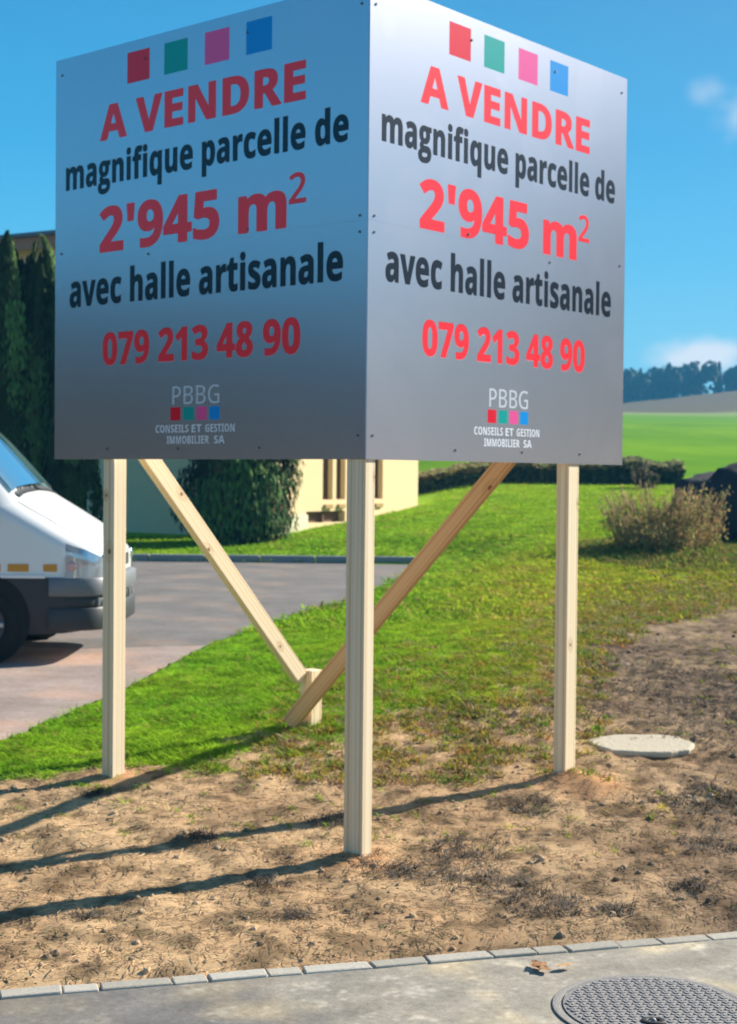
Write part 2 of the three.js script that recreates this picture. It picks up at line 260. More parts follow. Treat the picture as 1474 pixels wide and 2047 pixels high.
// ---------------------------------------------------------------- house
const plaster = std({ color: rgb(0.86, 0.63, 0.37), bumpMap: grainMap, bumpScale: 0.003, roughness: 0.95 });
const greyPlaster = std({ color: rgb(0.95, 0.66, 0.43), bumpMap: grainMap, bumpScale: 0.003, roughness: 0.95 });
const darkWood = std({ color: rgb(0.13, 0.075, 0.04), roughness: 0.7 }), darkGlass = new THREE.MeshPhysicalMaterial({ color: rgb(0.02, 0.022, 0.025), roughness: 0.08, ior: 1.5 });
{
  const C = V(-2.09, -0.2, 34), h = thing('house', C, 'cream plastered house with tall narrow windows behind the lawn', 'house');
  // local axes: u runs along the sunlit right wall away from the camera, w along the shaded left wall
  h.rotation.y = PI / 3;                                                            // local +x is (0.5, -0.866): along the right wall
  const LEN = 6.75, DEP = 13, TOP = 7.6;
  // the sunlit wall is built round its openings
  const wins = [[2.02, 2.47], [2.63, 3.05], [3.2, 3.63], [3.78, 4.22], [4.4, 4.88]], wb = 1.36, wt = 3.2, base = [1.3, 3.05, 0.82, 1.09], T = 0.3;
  const wall = [];
  const add = (x0, x1, y0, y1) => wall.push(piece(x1 - x0, y1 - y0, T, (x0 + x1) / 2, (y0 + y1) / 2, -T / 2, 0));
  add(0, LEN, wt, TOP); add(0, base[0], 0, wb); add(base[1], LEN, 0, wb); add(base[0], base[1], 0, base[2]); add(base[0], base[1], base[3], wb);
  let x = 0; for (const [a, b] of wins) { add(x, a, wb, wt); x = b; } add(x, LEN, wb, wt);
  const W1 = mesh('wall', wall, plaster, h);
  // shaded wall runs along local -z from the corner
  mesh('wall', [piece(T, TOP, DEP - T, T / 2, TOP / 2, -T - (DEP - T) / 2, 0), piece(T, TOP, DEP - T, LEN - T / 2, TOP / 2, -T - (DEP - T) / 2, 0), piece(LEN - 2 * T, TOP, T, LEN / 2, TOP / 2, -DEP + T / 2, 0)], greyPlaster, h);
  const plinth = mesh('plinth', [piece(base[0] + 0.06, 1.02, 0.06, base[0] / 2 - 0.03, 0.51, 0.032, 0.01)], std({ color: rgb(0.8, 0.7, 0.5) }), h);
  for (const [a, b] of wins) {
    const f = mesh('window', [piece(0.05, wt - wb, 0.06, a + 0.03, (wb + wt) / 2, -0.16, 0), piece(0.05, wt - wb, 0.06, b - 0.03, (wb + wt) / 2, -0.16, 0), piece(b - a - 0.12, 0.06, 0.06, (a + b) / 2, wb + 0.03, -0.16, 0), piece(b - a - 0.12, 0.06, 0.06, (a + b) / 2, wt - 0.03, -0.16, 0)], darkWood, h);
    mesh('pane', piece(b - a - 0.12, wt - wb - 0.12, 0.02, (a + b) / 2, (wb + wt) / 2, -0.165, 0), std({ color: rgb(0.14, 0.08, 0.045), roughness: 0.35 }), f);
    mesh('sill', piece(b - a - 0.1, 0.1, 0.06, (a + b) / 2, wb - 0.16, 0.03, 0.01), std({ color: rgb(0.42, 0.28, 0.1) }), f);
  }
  const bw = mesh('basement_window', piece(base[1] - base[0], base[3] - base[2], 0.03, (base[0] + base[1]) / 2, (base[2] + base[3]) / 2, -0.2, 0), darkWood, h);
  mesh('frame', [piece(base[1] - base[0], 0.04, 0.1, (base[0] + base[1]) / 2, base[3] - 0.02, -0.13, 0), piece(0.05, base[3] - base[2] - 0.04, 0.1, (base[0] + base[1]) / 2, (base[2] + base[3] - 0.04) / 2, -0.13, 0)], darkWood, bw);
  // hipped roof with overhang, boards under it and a gutter
  const o = 0.55, y0 = TOP + 0.02, ry = TOP + 0.7, pts = [[-o, y0, o], [LEN + o, y0, o], [LEN + o, y0, -DEP - o], [-o, y0, -DEP - o], [LEN / 2, ry, -3.2], [LEN / 2, ry, -DEP + 3.2]];
  const tri = (...f) => f.flatMap((k) => pts[k]);
  const rg = new THREE.BufferGeometry(); rg.setAttribute('position', new THREE.Float32BufferAttribute(tri(0, 1, 4, 1, 2, 5, 1, 5, 4, 2, 3, 5, 3, 0, 4, 3, 4, 5, 0, 2, 1, 0, 3, 2), 3)); rg.computeVertexNormals(); rg.setAttribute('uv', new THREE.Float32BufferAttribute(new Float32Array(48), 2));
  const roof = mesh('roof', rg, std({ color: rgb(0.16, 0.09, 0.07) }), h);
  mesh('fascia', [piece(LEN + 2 * o, 0.22, 0.04, LEN / 2, y0 - 0.13, o - 0.02, 0), piece(0.04, 0.34, DEP + 2 * o - 0.1, -o + 0.02, y0 - 0.13, -DEP / 2, 0)], std({ color: rgb(0.42, 0.18, 0.12) }), roof);
  mesh('gutter', [piece(LEN + 2 * o, 0.11, 0.12, LEN / 2, y0 + 0.04, o + 0.06, 0.03), piece(0.12, 0.11, DEP + 2 * o, -o - 0.06, y0 + 0.04, -DEP / 2, 0.03)], std({ color: rgb(0.1, 0.12, 0.18), roughness: 0.5 }), roof);
}

// ---------------------------------------------------------------- foliage
const leafMat = new THREE.MeshPhysicalMaterial({ vertexColors: true, roughness: 0.8, specularIntensity: 0.3, side: THREE.DoubleSide });
function leaves(list) {                                                             // list of [position, normal-ish, size, aspect, colour]: each a bent two-triangle leaf or spray
  const n = list.length, p = new Float32Array(n * 18), nn = new Float32Array(n * 18), c = new Float32Array(n * 18), uv = new Float32Array(n * 12), a = new THREE.Vector3(), b = new THREE.Vector3(), d = new THREE.Vector3();
  list.forEach(([q, nor, s, asp, col, up], i) => {
    d.copy(nor).normalize(); b.copy(up ?? new THREE.Vector3(0, 1, 0)).addScaledVector(d, -d.dot(up ?? new THREE.Vector3(0, 1, 0))).normalize(); a.copy(b).cross(d);
    const A = [q.x - b.x * s / 2, q.y - b.y * s / 2, q.z - b.z * s / 2], B = [q.x + a.x * s * asp + d.x * s * 0.12, q.y + a.y * s * asp, q.z + a.z * s * asp + d.z * s * 0.12], D = [q.x - a.x * s * asp + d.x * s * 0.12, q.y - a.y * s * asp, q.z - a.z * s * asp + d.z * s * 0.12], E = [q.x + b.x * s / 2, q.y + b.y * s / 2, q.z + b.z * s / 2];
    p.set([...A, ...B, ...E, ...A, ...E, ...D], i * 18);
    for (let k = 0; k < 6; k++) { nn.set([d.x, d.y, d.z], i * 18 + k * 3); c.set(col, i * 18 + k * 3); }
  });
  const g = new THREE.BufferGeometry(); g.setAttribute('position', new THREE.BufferAttribute(p, 3)); g.setAttribute('normal', new THREE.BufferAttribute(nn, 3)); g.setAttribute('color', new THREE.BufferAttribute(c, 3)); g.setAttribute('uv', new THREE.BufferAttribute(uv, 2));
  return g;
}
const bark = std({ color: rgb(0.09, 0.06, 0.04) });
const tint = (c, k, r) => [c[0] * k * (0.85 + 0.3 * r()), c[1] * k * (0.85 + 0.3 * r()), c[2] * k * (0.85 + 0.3 * r())];
function thuja(seed, H, R, n, colour, brown = 0) {                                  // column of upright sprays in vertical plumes
  const r = rng(seed), list = [], plumes = []; for (let i = 0; i < 60 * (R > 1 ? 2.6 : 1); i++) plumes.push([r() * 2 * PI, r() ** 0.8 * H * 0.88, 0.8 + r() * 0.45, r() < 0.4 ? 1.3 + r() * 0.9 : 0.45 + r() * 0.5]);
  for (let i = 0; i < n; i++) {
    const [pa, py, pk, pl] = plumes[(r() * plumes.length) | 0], t = r(), y = clamp(py + (t - 0.35) * 1.3, 0.02, H), a = pa + (r() - 0.5) * 0.7;
    const prof = R * (y < 0.5 ? 0.72 + 0.56 * y : 1) * (1 - (y / H) ** 5) ** 0.6 * pk * (1 - 0.25 * abs(t - 0.4));
    const q = prof * (0.72 + 0.28 * r()), v = new THREE.Vector3(cos(a) * q, y, sin(a) * q);
    const isB = r() < brown;
    list.push([v, new THREE.Vector3(cos(a) + (r() - 0.5), 0.25 + (r() - 0.5) * 0.6, sin(a) + (r() - 0.5)), 0.1 + r() * 0.12, 0.16, isB ? tint([0.12, 0.05, 0.025], 1, r) : tint(colour, pl * (0.75 + 0.5 * r()), r)]);
  }
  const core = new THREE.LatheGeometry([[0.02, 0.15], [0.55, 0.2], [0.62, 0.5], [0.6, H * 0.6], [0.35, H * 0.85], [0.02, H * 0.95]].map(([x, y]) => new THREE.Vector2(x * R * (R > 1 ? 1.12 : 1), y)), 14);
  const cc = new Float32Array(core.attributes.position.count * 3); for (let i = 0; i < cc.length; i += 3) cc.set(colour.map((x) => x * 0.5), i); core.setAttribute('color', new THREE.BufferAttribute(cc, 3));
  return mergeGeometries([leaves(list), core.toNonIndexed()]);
}
const trunk = (h, r0, r1) => { const g = new THREE.CylinderGeometry(r1, r0, h, 8); g.translate(0, h / 2, 0); return g; };
const TH = [0.045, 0.085, 0.02];
for (const [px, Z, H, R, s, label] of [[14, 29.5, 6.1, 0.56, 1, 'tall dark green conifer column above the van roof, leftmost of the pair beside the sign'], [78, 29.8, 6.1, 0.56, 2, 'tall dark green conifer column touching the left edge of the sign'], [138, 29.4, 5.4, 0.55, 3, 'dark conifer column between the van windscreen and the left post, mostly hidden by the sign']]) {
  const X = ((px - 737) / 3046) * Z, t = thing('conifer', V(X, land(X, Z) - 0.05, Z), label, 'conifer tree');
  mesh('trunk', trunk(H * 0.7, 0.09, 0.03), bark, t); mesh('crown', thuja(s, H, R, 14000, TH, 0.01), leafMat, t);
}
{
  const X = -2.72, Z = 31.6, t = thing('conifer', V(X, land(X, Z) - 0.05, Z), 'broad dark conifer in front of the house, below the left panel of the sign', 'conifer tree');
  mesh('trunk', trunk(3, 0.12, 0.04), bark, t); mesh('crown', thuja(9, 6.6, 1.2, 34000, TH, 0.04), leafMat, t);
}
{ // clipped hedge along the far left side of the car park (mirrored by the left panel)
  const t = thing('hedge', V(-17, LOT_Y, 8), 'tall clipped dark green hedge along the left side of the parking lot', 'hedge'), r = rng(31), list = [];
  for (let i = 0; i < 12000; i++) { const z = (r() - 0.5) * 34, top = r() < 0.3, y = top ? 4.1 + r() * 0.2 : r() * 4.2, x = top ? (r() - 0.5) * 1.2 : 0.6 + r() * 0.12; list.push([new THREE.Vector3(x, y, z), new THREE.Vector3(top ? r() - 0.5 : 1, top ? 1 : r() * 0.6, r() - 0.5), 0.3, 0.3, tint([0.03, 0.04, 0.022], 0.45, r)]); }
  mesh('foliage', leaves(list), leafMat, t);
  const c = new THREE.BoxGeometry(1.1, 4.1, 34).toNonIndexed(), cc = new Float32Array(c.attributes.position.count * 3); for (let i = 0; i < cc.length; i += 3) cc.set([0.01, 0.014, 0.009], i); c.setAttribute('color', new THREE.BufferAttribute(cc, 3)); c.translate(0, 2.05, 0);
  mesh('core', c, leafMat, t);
}
{ // low hedge at the end of the meadow
  const t = thing('hedge', V(5, land(5, 46), 46), 'low dark green hedge with a brownish top at the end of the meadow', 'hedge'), r = rng(41), list = [];
  for (let i = 0; i < 26000; i++) {
    const x = -4.6 + r() * 9, z = (r() - 0.5) * 1.4, y0 = land(5 + x, 46 - z) - land(5, 46), hh = 0.62 + 0.25 * fbm(x * 0.6, 3, 3) + 0, y = hh * (1 - r() ** 1.8 * 0.98);
    const up = y / hh; const col = up > 0.72 ? (r() < 0.6 ? [0.3, 0.24, 0.1] : [0.2, 0.24, 0.06]) : [0.03, 0.055, 0.018];
    list.push([new THREE.Vector3(x, y0 + y, z), new THREE.Vector3(r() - 0.5, up > 0.7 ? 0.8 : 0.2, 0.8 * (r() - 0.2)), 0.09 + r() * 0.1, 0.3, tint(col, 1, r)]);
  }
  mesh('foliage', leaves(list), leafMat, t);
}
const shrubMat = new THREE.MeshPhysicalMaterial({ vertexColors: true, roughness: 1, specularIntensity: 0.1, side: THREE.DoubleSide, transmission: 0.35, thickness: 0 });
function twiggy(seed, w, h, n, cols, stems, stemCol, leafSize) {
  const r = rng(seed), list = [], sg = [], tips = [];
  for (let i = 0; i < stems; i++) {
    const a = r() * 2 * PI, lean = 0.15 + r() * 0.85, hh = h * (0.35 + 0.65 * r()) * (1 - 0.3 * lean * lean) * (0.8 + 0.35 * sin(a * 2 + seed) * lean), b = new THREE.Vector3(cos(a) * w * 0.34 * lean, 0, sin(a) * w * 0.3 * lean), m = new THREE.Vector3(cos(a) * w * 0.4 * lean, hh * 0.55, sin(a) * w * 0.36 * lean), e = new THREE.Vector3(cos(a) * w * 0.5 * lean, hh, sin(a) * w * 0.5 * lean), cv = new THREE.QuadraticBezierCurve3(b, m, e);
    sg.push(new THREE.TubeGeometry(cv, 4, 0.006 + r() * 0.006, 3)); tips.push(cv);
  }
  for (let i = 0; i < n; i++) { const q = tips[(r() * tips.length) | 0].getPoint(min(1, 0.04 + r() ** 0.7)); q.x += (r() - 0.5) * w * 0.13; q.y += (r() - 0.5) * h * 0.12; q.z += (r() - 0.5) * w * 0.13; list.push([q, new THREE.Vector3(r() - 0.5, r() * 0.6, r() - 0.5), leafSize * (0.6 + 0.8 * r()), 0.18 + r() * 0.2, tint(cols[(r() * cols.length) | 0], 1, r), new THREE.Vector3(r() - 0.5, 1, r() - 0.5)]); }
  return [leaves(list), mergeGeometries(sg.map((g) => g.toNonIndexed()))];
}
{
  const put = (X, Z, w, h, seed, n, cols, stems, label, ls) => { const t = thing('shrub', V(X, land(X, Z), Z), label, 'shrub'), [f, s] = twiggy(seed, w, h, n, cols, stems, null, ls); mesh('foliage', f, shrubMat, t); mesh('stems', s, std({ color: rgb(0.36, 0.24, 0.13) }), t); return t; };
  const rust = [[0.46, 0.29, 0.13], [0.5, 0.38, 0.15], [0.34, 0.38, 0.1], [0.4, 0.36, 0.12]];
  put(4.85, 25, 2.15, 1.35, 51, 9000, rust, 300, 'rounded rusty brown shrub on the meadow in front of the dark heap', 0.05);
  put(7.9, 43.5, 0.8, 1.0, 53, 1400, [[0.16, 0.14, 0.12], [0.1, 0.11, 0.05]], 40, 'small greyish bush at the right end of the low hedge', 0.1);
}
{ // dark covered heap at the right edge
  const X = 7.5, Z = 28, t = thing('covered_heap', V(X, land(X, Z) - 0.05, Z), 'dark sheet covered heap behind the rusty brown shrub on the meadow', 'covered heap');
  const g = new THREE.SphereGeometry(1, 40, 20, 0, PI * 2, 0, PI / 2), p = g.attributes.position;
  for (let i = 0; i < p.count; i++) { const x = p.getX(i), y = p.getY(i), z = p.getZ(i), k = 1 + 0.1 * n3(x * 2, y * 2, z * 2) + 0.03 * n3(x * 7, y * 3, z * 7); p.setXYZ(i, Math.sign(x) * abs(x) ** 0.8 * 2.0 * k, y ** 0.62 * (1.38 + 0.06 * x) * k, Math.sign(z) * abs(z) ** 0.8 * 1.2 * k); }
  g.computeVertexNormals();
  mesh('cover', g, std({ color: rgb(0.014, 0.015, 0.022), roughness: 0.8, side: THREE.DoubleSide }), t);
  const sandbag = (x, z, a) => { const s = new THREE.SphereGeometry(0.17, 12, 8); s.scale(1.4, 0.5, 0.9); s.rotateY(a); s.translate(x, 0.1, z); return s; };
  for (const [x, z, a] of [[-1.75, 0.75, 0.6], [-0.8, 1.3, 0.1], [0.4, 1.38, 0]]) mesh('weight', sandbag(x, z, a), std({ color: rgb(0.05, 0.05, 0.055) }), t);
}
function farTree(r, h, w, conifer) {
  const list = [], n = conifer ? 300 : 420, lumps = []; for (let i = 0; i < 7; i++) lumps.push([(r() - 0.5) * w * 0.7, h * (0.45 + 0.4 * r()), (r() - 0.5) * w * 0.7, w * (0.22 + 0.16 * r())]);
  for (let i = 0; i < n; i++) {
    const a = r() * 2 * PI; let q;
    if (conifer) { const y = r() ** 1.2 * h, rr = w * 0.5 * (1 - y / h) * (0.6 + 0.4 * r()) * (0.8 + 0.3 * sin(y * 5)); q = new THREE.Vector3(cos(a) * rr, y, sin(a) * rr); }
    else { const [x, y, z, s] = lumps[(r() * 7) | 0], b = Math.acos(2 * r() - 1); q = new THREE.Vector3(x + s * sin(b) * cos(a), y * (r() < 0.2 ? r() : 1) + s * cos(b), z + s * sin(b) * sin(a)); }
    list.push([q, new THREE.Vector3(cos(a), 0.6, sin(a)), conifer ? 1.1 : 1.2, 0.4, tint(conifer ? [0.022, 0.045, 0.022] : [0.035, 0.06, 0.025], 1, r)]);
  }
  return leaves(list);
}
const wood = (name, spots, label, kind) => { const gs = [], r = rng(spots.length * 7 + 3); for (const [X, Z, h, w, c] of spots) { const g = farTree(r, h, w, c); g.translate(X, land(X, Z) - 0.5, -Z); gs.push(g); } return say(mesh(name, gs, leafMat), label, 'woodland', null, 'stuff'); };
{
  const r = rng(61), a = [], b = [];
  for (let i = 0; i < 46; i++) { const t = r(), X = 53 + t * 33, Z = 385 + r() * 22; a.push([X, Z, (4.0 + 4.2 * smooth(t, 0, 0.35)) * (0.8 + 0.35 * r()), 5 + 2.5 * r(), r() < 0.45]); }
  for (let i = 0; i < 60; i++) { const t = r(), X = 93 + t * 60, Z = 385 + r() * 25; b.push([X, Z, 7 * (0.8 + 0.4 * r()), 5 + 2.5 * r(), r() < 0.5]); }
  wood('far_wood', a, 'dark bluish wood on the crest of the hill behind the right edge of the sign');
  wood('far_wood', b, 'dark bluish wood on the hill crest right of the lone tree');
  const X = 89.3, Z = 390, t = thing('far_tree', V(X, land(X, Z) - 0.3, Z), 'lone slim dark tree standing between two woods on the hill crest', 'tree');
  mesh('trunk', trunk(8, 0.3, 0.1), bark, t); mesh('crown', farTree(rng(3), 8, 3.6, true), leafMat, t);
  const c = []; for (let i = 0; i < 70; i++) c.push([105 + r() * 60, 40 + i * 1.7 + r() * 10, 9 + 4 * r(), 7 + 3 * r(), r() < 0.4]);
  wood('far_wood', c, 'dark wood on the slope to the right of the meadow');
}

// ---------------------------------------------------------------- the for-sale sign
const PW = 2.074, PH = 2.008, PB = 1.791, K = [-0.0147, 6.4], DL = [-0.763, 0.646], DR = [0.646, 0.763];
const corner = (l, r, y) => V(K[0] + DL[0] * l + DR[0] * r, y, K[1] + DL[1] * l + DR[1] * r);
function panelTextures() {
  const w = 2048, h = 1984, RED = '#f82f3c', NAVY = '#0c1426', SQ = ['#e01030', '#00a09a', '#e8559c', '#0090e0'];
  const marks = (c, ink) => {
    const X = (u) => u * w, Y = (v) => v * h;
    const text = (s, u0, u1, base, cap, font, ref = 'H') => {                      // stretched to run from u0 to u1 with capitals cap tall
      c.save(); c.font = `${font} 400px sans-serif`.replace('regular ', ''); const m = c.measureText(s), capPx = c.measureText(ref).actualBoundingBoxAscent, L = m.actualBoundingBoxLeft, R = m.actualBoundingBoxRight;
      c.translate(X(u0), Y(base)); c.scale((X(u1) - X(u0)) / (R + L), (cap * h) / capPx); c.fillText(s, L, 0); if (ink.stroke) { c.lineWidth = font === 'regular' ? 14 : 15; c.lineJoin = 'round'; c.strokeText(s, L, 0); } c.restore();
    };
    [0.263, 0.39, 0.523, 0.652].forEach((u, i) => { c.fillStyle = ink(SQ[i]); c.fillRect(X(u), Y(0.0265), X(0.0775), Y(0.073)); });
    c.fillStyle = c.strokeStyle = ink(RED); ink.stroke = true;
    text('A VENDRE', 0.169, 0.828, 0.222, 0.081, 'bold');
    text("2'945", 0.168, 0.571, 0.493, 0.105, 'bold', '4'); text('m', 0.634, 0.774, 0.493, 0.078, 'bold', 'x'); text('2', 0.784, 0.831, 0.444, 0.065, 'regular', '2');
    text('079 213 48 90', 0.18, 0.818, 0.769, 0.077, 'bold', '0');
    c.fillStyle = c.strokeStyle = ink(NAVY);
    text('magnifique parcelle de', 0.041, 0.948, 0.328, 0.0535, 'bold', 'x'); text('avec halle artisanale', 0.056, 0.936, 0.62, 0.0595, 'bold', 'x');
    c.fillStyle = ink('#c9d2dc'); c.strokeStyle = ink('#c9d2dc'); ink.stroke = false;
    text('PBBG', 0.424, 0.577, 0.872, 0.042, 'regular');
    [0.418, 0.461, 0.504, 0.545].forEach((u, i) => { c.fillStyle = ink(SQ[i]); c.fillRect(X(u), Y(0.8785), X(0.033), Y(0.031)); });
    c.fillStyle = ink('#e4e9f2'); [['CONSEILS', 0.368, 0.478, 0.938], ['ET', 0.488, 0.52, 0.938], ['GESTION', 0.532, 0.625, 0.938], ['IMMOBILIER', 0.406, 0.545, 0.964], ['SA', 0.56, 0.594, 0.964]].forEach(([t, a, b, v]) => text(t, a, b, v, 0.018, 'bold'));
  };
  const map = canvasTex(w, h, (c) => { c.fillStyle = 'rgb(208,203,211)'; c.fillRect(0, 0, w, h); const id = (x) => x; marks(c, id); });
  const mr = canvasTex(w / 2, h / 2, (c) => {                                       // green: roughness, blue: bare metal or ink
    c.scale(0.5, 0.5); c.fillStyle = 'rgb(0,66,226)'; c.fillRect(0, 0, w, h); const r = rng(4);
    for (let i = 0; i < 60; i++) { c.fillStyle = `rgba(0,${58 + r() * 22},205,0.08)`; c.beginPath(); c.ellipse(r() * w, r() * h, 30 + r() * 220, 20 + r() * 120, r() * 3, 0, 7); c.fill(); }
    marks(c, () => 'rgb(0,64,0)');
  }, false);
  return { map, mr };
}
{
  const sign = thing('sale_sign', V(K[0], 0, K[1]), 'two-sided V-shaped silver property sale sign on timber posts at the roadside', 'sign');
  sign.position.set(0, 0, 0);
  const { map, mr } = panelTextures();
  for (const t of [map, mr]) t.wrapS = t.wrapT = THREE.ClampToEdgeWrapping;
  const pm = new THREE.MeshPhysicalMaterial({ map, roughnessMap: mr, metalnessMap: mr, roughness: 1, metalness: 1 });
  const screwMat = std({ color: rgb(0.12, 0.12, 0.13), metalness: 0.6, roughness: 0.4 });
  const sheetGeo = (half) => {
    const hh = PH / 2 - 0.0004, g = new THREE.BoxGeometry(PW - 0.004, hh, 0.004, 8, 4, 1), uv = g.attributes.uv, nn = g.attributes.normal;
    for (let i = 0; i < uv.count; i++) if (nn.getZ(i) > 0.5) uv.setY(i, (uv.getY(i) + half) / 2); else uv.setXY(i, 0.02, 0.5);
    return g;
  };
  const screws = [[0.02, 0.05], [0.345, 0.05], [0.675, 0.05], [0.975, 0.04], [0.02, 0.49], [0.02, 0.51 + 0.014], [0.975, 0.485], [0.34, 0.487], [0.66, 0.513], [0.3, 0.975], [0.555, 0.975], [0.8, 0.975], [0.02, 0.95]];
  for (const side of [0, 1]) {
    const mid = side ? corner(0, PW / 2, PB + PH / 2) : corner(PW / 2, 0, PB + PH / 2), dir = side ? DR : DL.map((v) => -v);
    const x = new THREE.Vector3(dir[0], 0, -dir[1]), z = x.clone().cross(new THREE.Vector3(0, 1, 0)), basis = new THREE.Matrix4().makeBasis(x, new THREE.Vector3(0, 1, 0), z);
    for (const half of [0, 1]) {
      const p = mesh('panel', sheetGeo(half), pm, sign); p.position.copy(mid); p.position.y += (half - 0.5) * PH / 2; p.quaternion.setFromRotationMatrix(basis);
      
      for (const [u, v] of screws) if ((v < 0.5) === !!half) { const s = mesh('screw', new THREE.CylinderGeometry(0.0052, 0.006, 0.004, 10).rotateX(PI / 2), screwMat, p); const uu = side ? u : 1 - u; s.position.set((uu - 0.5) * PW, (0.5 - v) * PH - (half - 0.5) * PH / 2, 0.004); }
    }
  }
  const woodMap = canvasTex(512, 2048, (c, w, h) => {
    c.fillStyle = 'rgb(238,222,192)'; c.fillRect(0, 0, w, h); const r = rng(15);
    for (let i = 0; i < 150; i++) { const x = r() * w, v = r(), dx = (r() - 0.5) * 26; c.strokeStyle = v < 0.5 ? `rgba(178,134,84,${0.1 + r() * 0.28})` : `rgba(246,226,186,${0.15 + r() * 0.3})`; c.lineWidth = 1 + r() * 5; c.beginPath(); c.moveTo(x, 0); c.bezierCurveTo(x + dx, h * 0.3, x - dx, h * 0.7, x, h); c.stroke(); }
    for (let i = 0; i < 12; i++) { const x = r() * w, y = 40 + r() * (h - 80), s = 4 + r() * 6; c.strokeStyle = 'rgba(150,100,55,0.35)'; for (let k = 1; k < 5; k++) { c.lineWidth = 2; c.beginPath(); c.ellipse(x, y, s * (1 + k * 0.35), s * (1.6 + k * 0.9), 0, 0, 7); c.stroke(); } c.fillStyle = 'rgba(110,72,42,0.75)'; c.beginPath(); c.ellipse(x, y, s, s * 1.3, 0, 0, 7); c.fill(); }
  });
  const wm = (u, s = 1) => { const t = woodMap.clone(); t.repeat.set(1.6, 0.42); t.offset.set(u, u * 1.7); return std({ map: t, color: rgb(s, s * 0.985, s * 0.96), roughness: 0.72, bumpMap: t, bumpScale: 0.0012 }); };
  const up = new THREE.Vector3(0, 1, 0), dl = new THREE.Vector3(DL[0], 0, -DL[1]);
  const post = (l, r, wl, wr, u) => { const c0 = corner(l + wl / 2, r + wr / 2, 0); c0.y = land(c0.x, -c0.z) - 0.3; const c1 = c0.clone(); c1.y = PB + PH - 0.02; mesh('post', bar(c0, c1, wr, wl, null, dl), wm(u), sign); };
  post(0.006, 0.006, 0.104, 0.066, 0.1); post(1.621, 0.006, 0.08, 0.082, 0.37); post(0.006, 1.571, 0.07, 0.098, 0.63);
  const S = V(-0.315, 0, 8.6); S.y = land(S.x, 8.6);
  mesh('stake', bar(S.clone().setY(S.y - 0.3), S.clone().setY(S.y + 0.31), 0.09, 0.085, null, dl), wm(0.8), sign);
  const lp = corner(1.66, 0.10, 1.98), rp = corner(0.1, 1.62, 2.13);
  mesh('brace', bar(lp, V(-0.375, S.y + 0.27, 8.55), 0.05, 0.088, null, up), wm(0.22), sign);
  const ra = V(-0.42, S.y + 0.03, 8.515), dir = rp.clone().sub(ra).normalize();
  mesh('brace', bar(ra.clone().addScaledVector(dir, -0.02), rp, 0.05, 0.088, null, up), std({ map: wm(0.55).map, color: rgb(0.84, 0.6, 0.4), roughness: 0.75 }), sign);
  for (const [a, b] of [[0.115, 1.615], [0.09, 1.565]]) { }
  const batten = (a, b, y) => { const A = a.clone().setY(y), B = b.clone().setY(y); mesh('batten', bar(A, B, 0.03, 0.07, null, up), wm(0.9), sign); };
  for (const y of [PB + 0.12, PB + PH / 2, PB + PH - 0.1]) { batten(corner(0.118, 0.024, 0), corner(1.612, 0.024, 0), y); batten(corner(0.024, 0.08, 0), corner(0.024, 1.562, 0), y); }
}

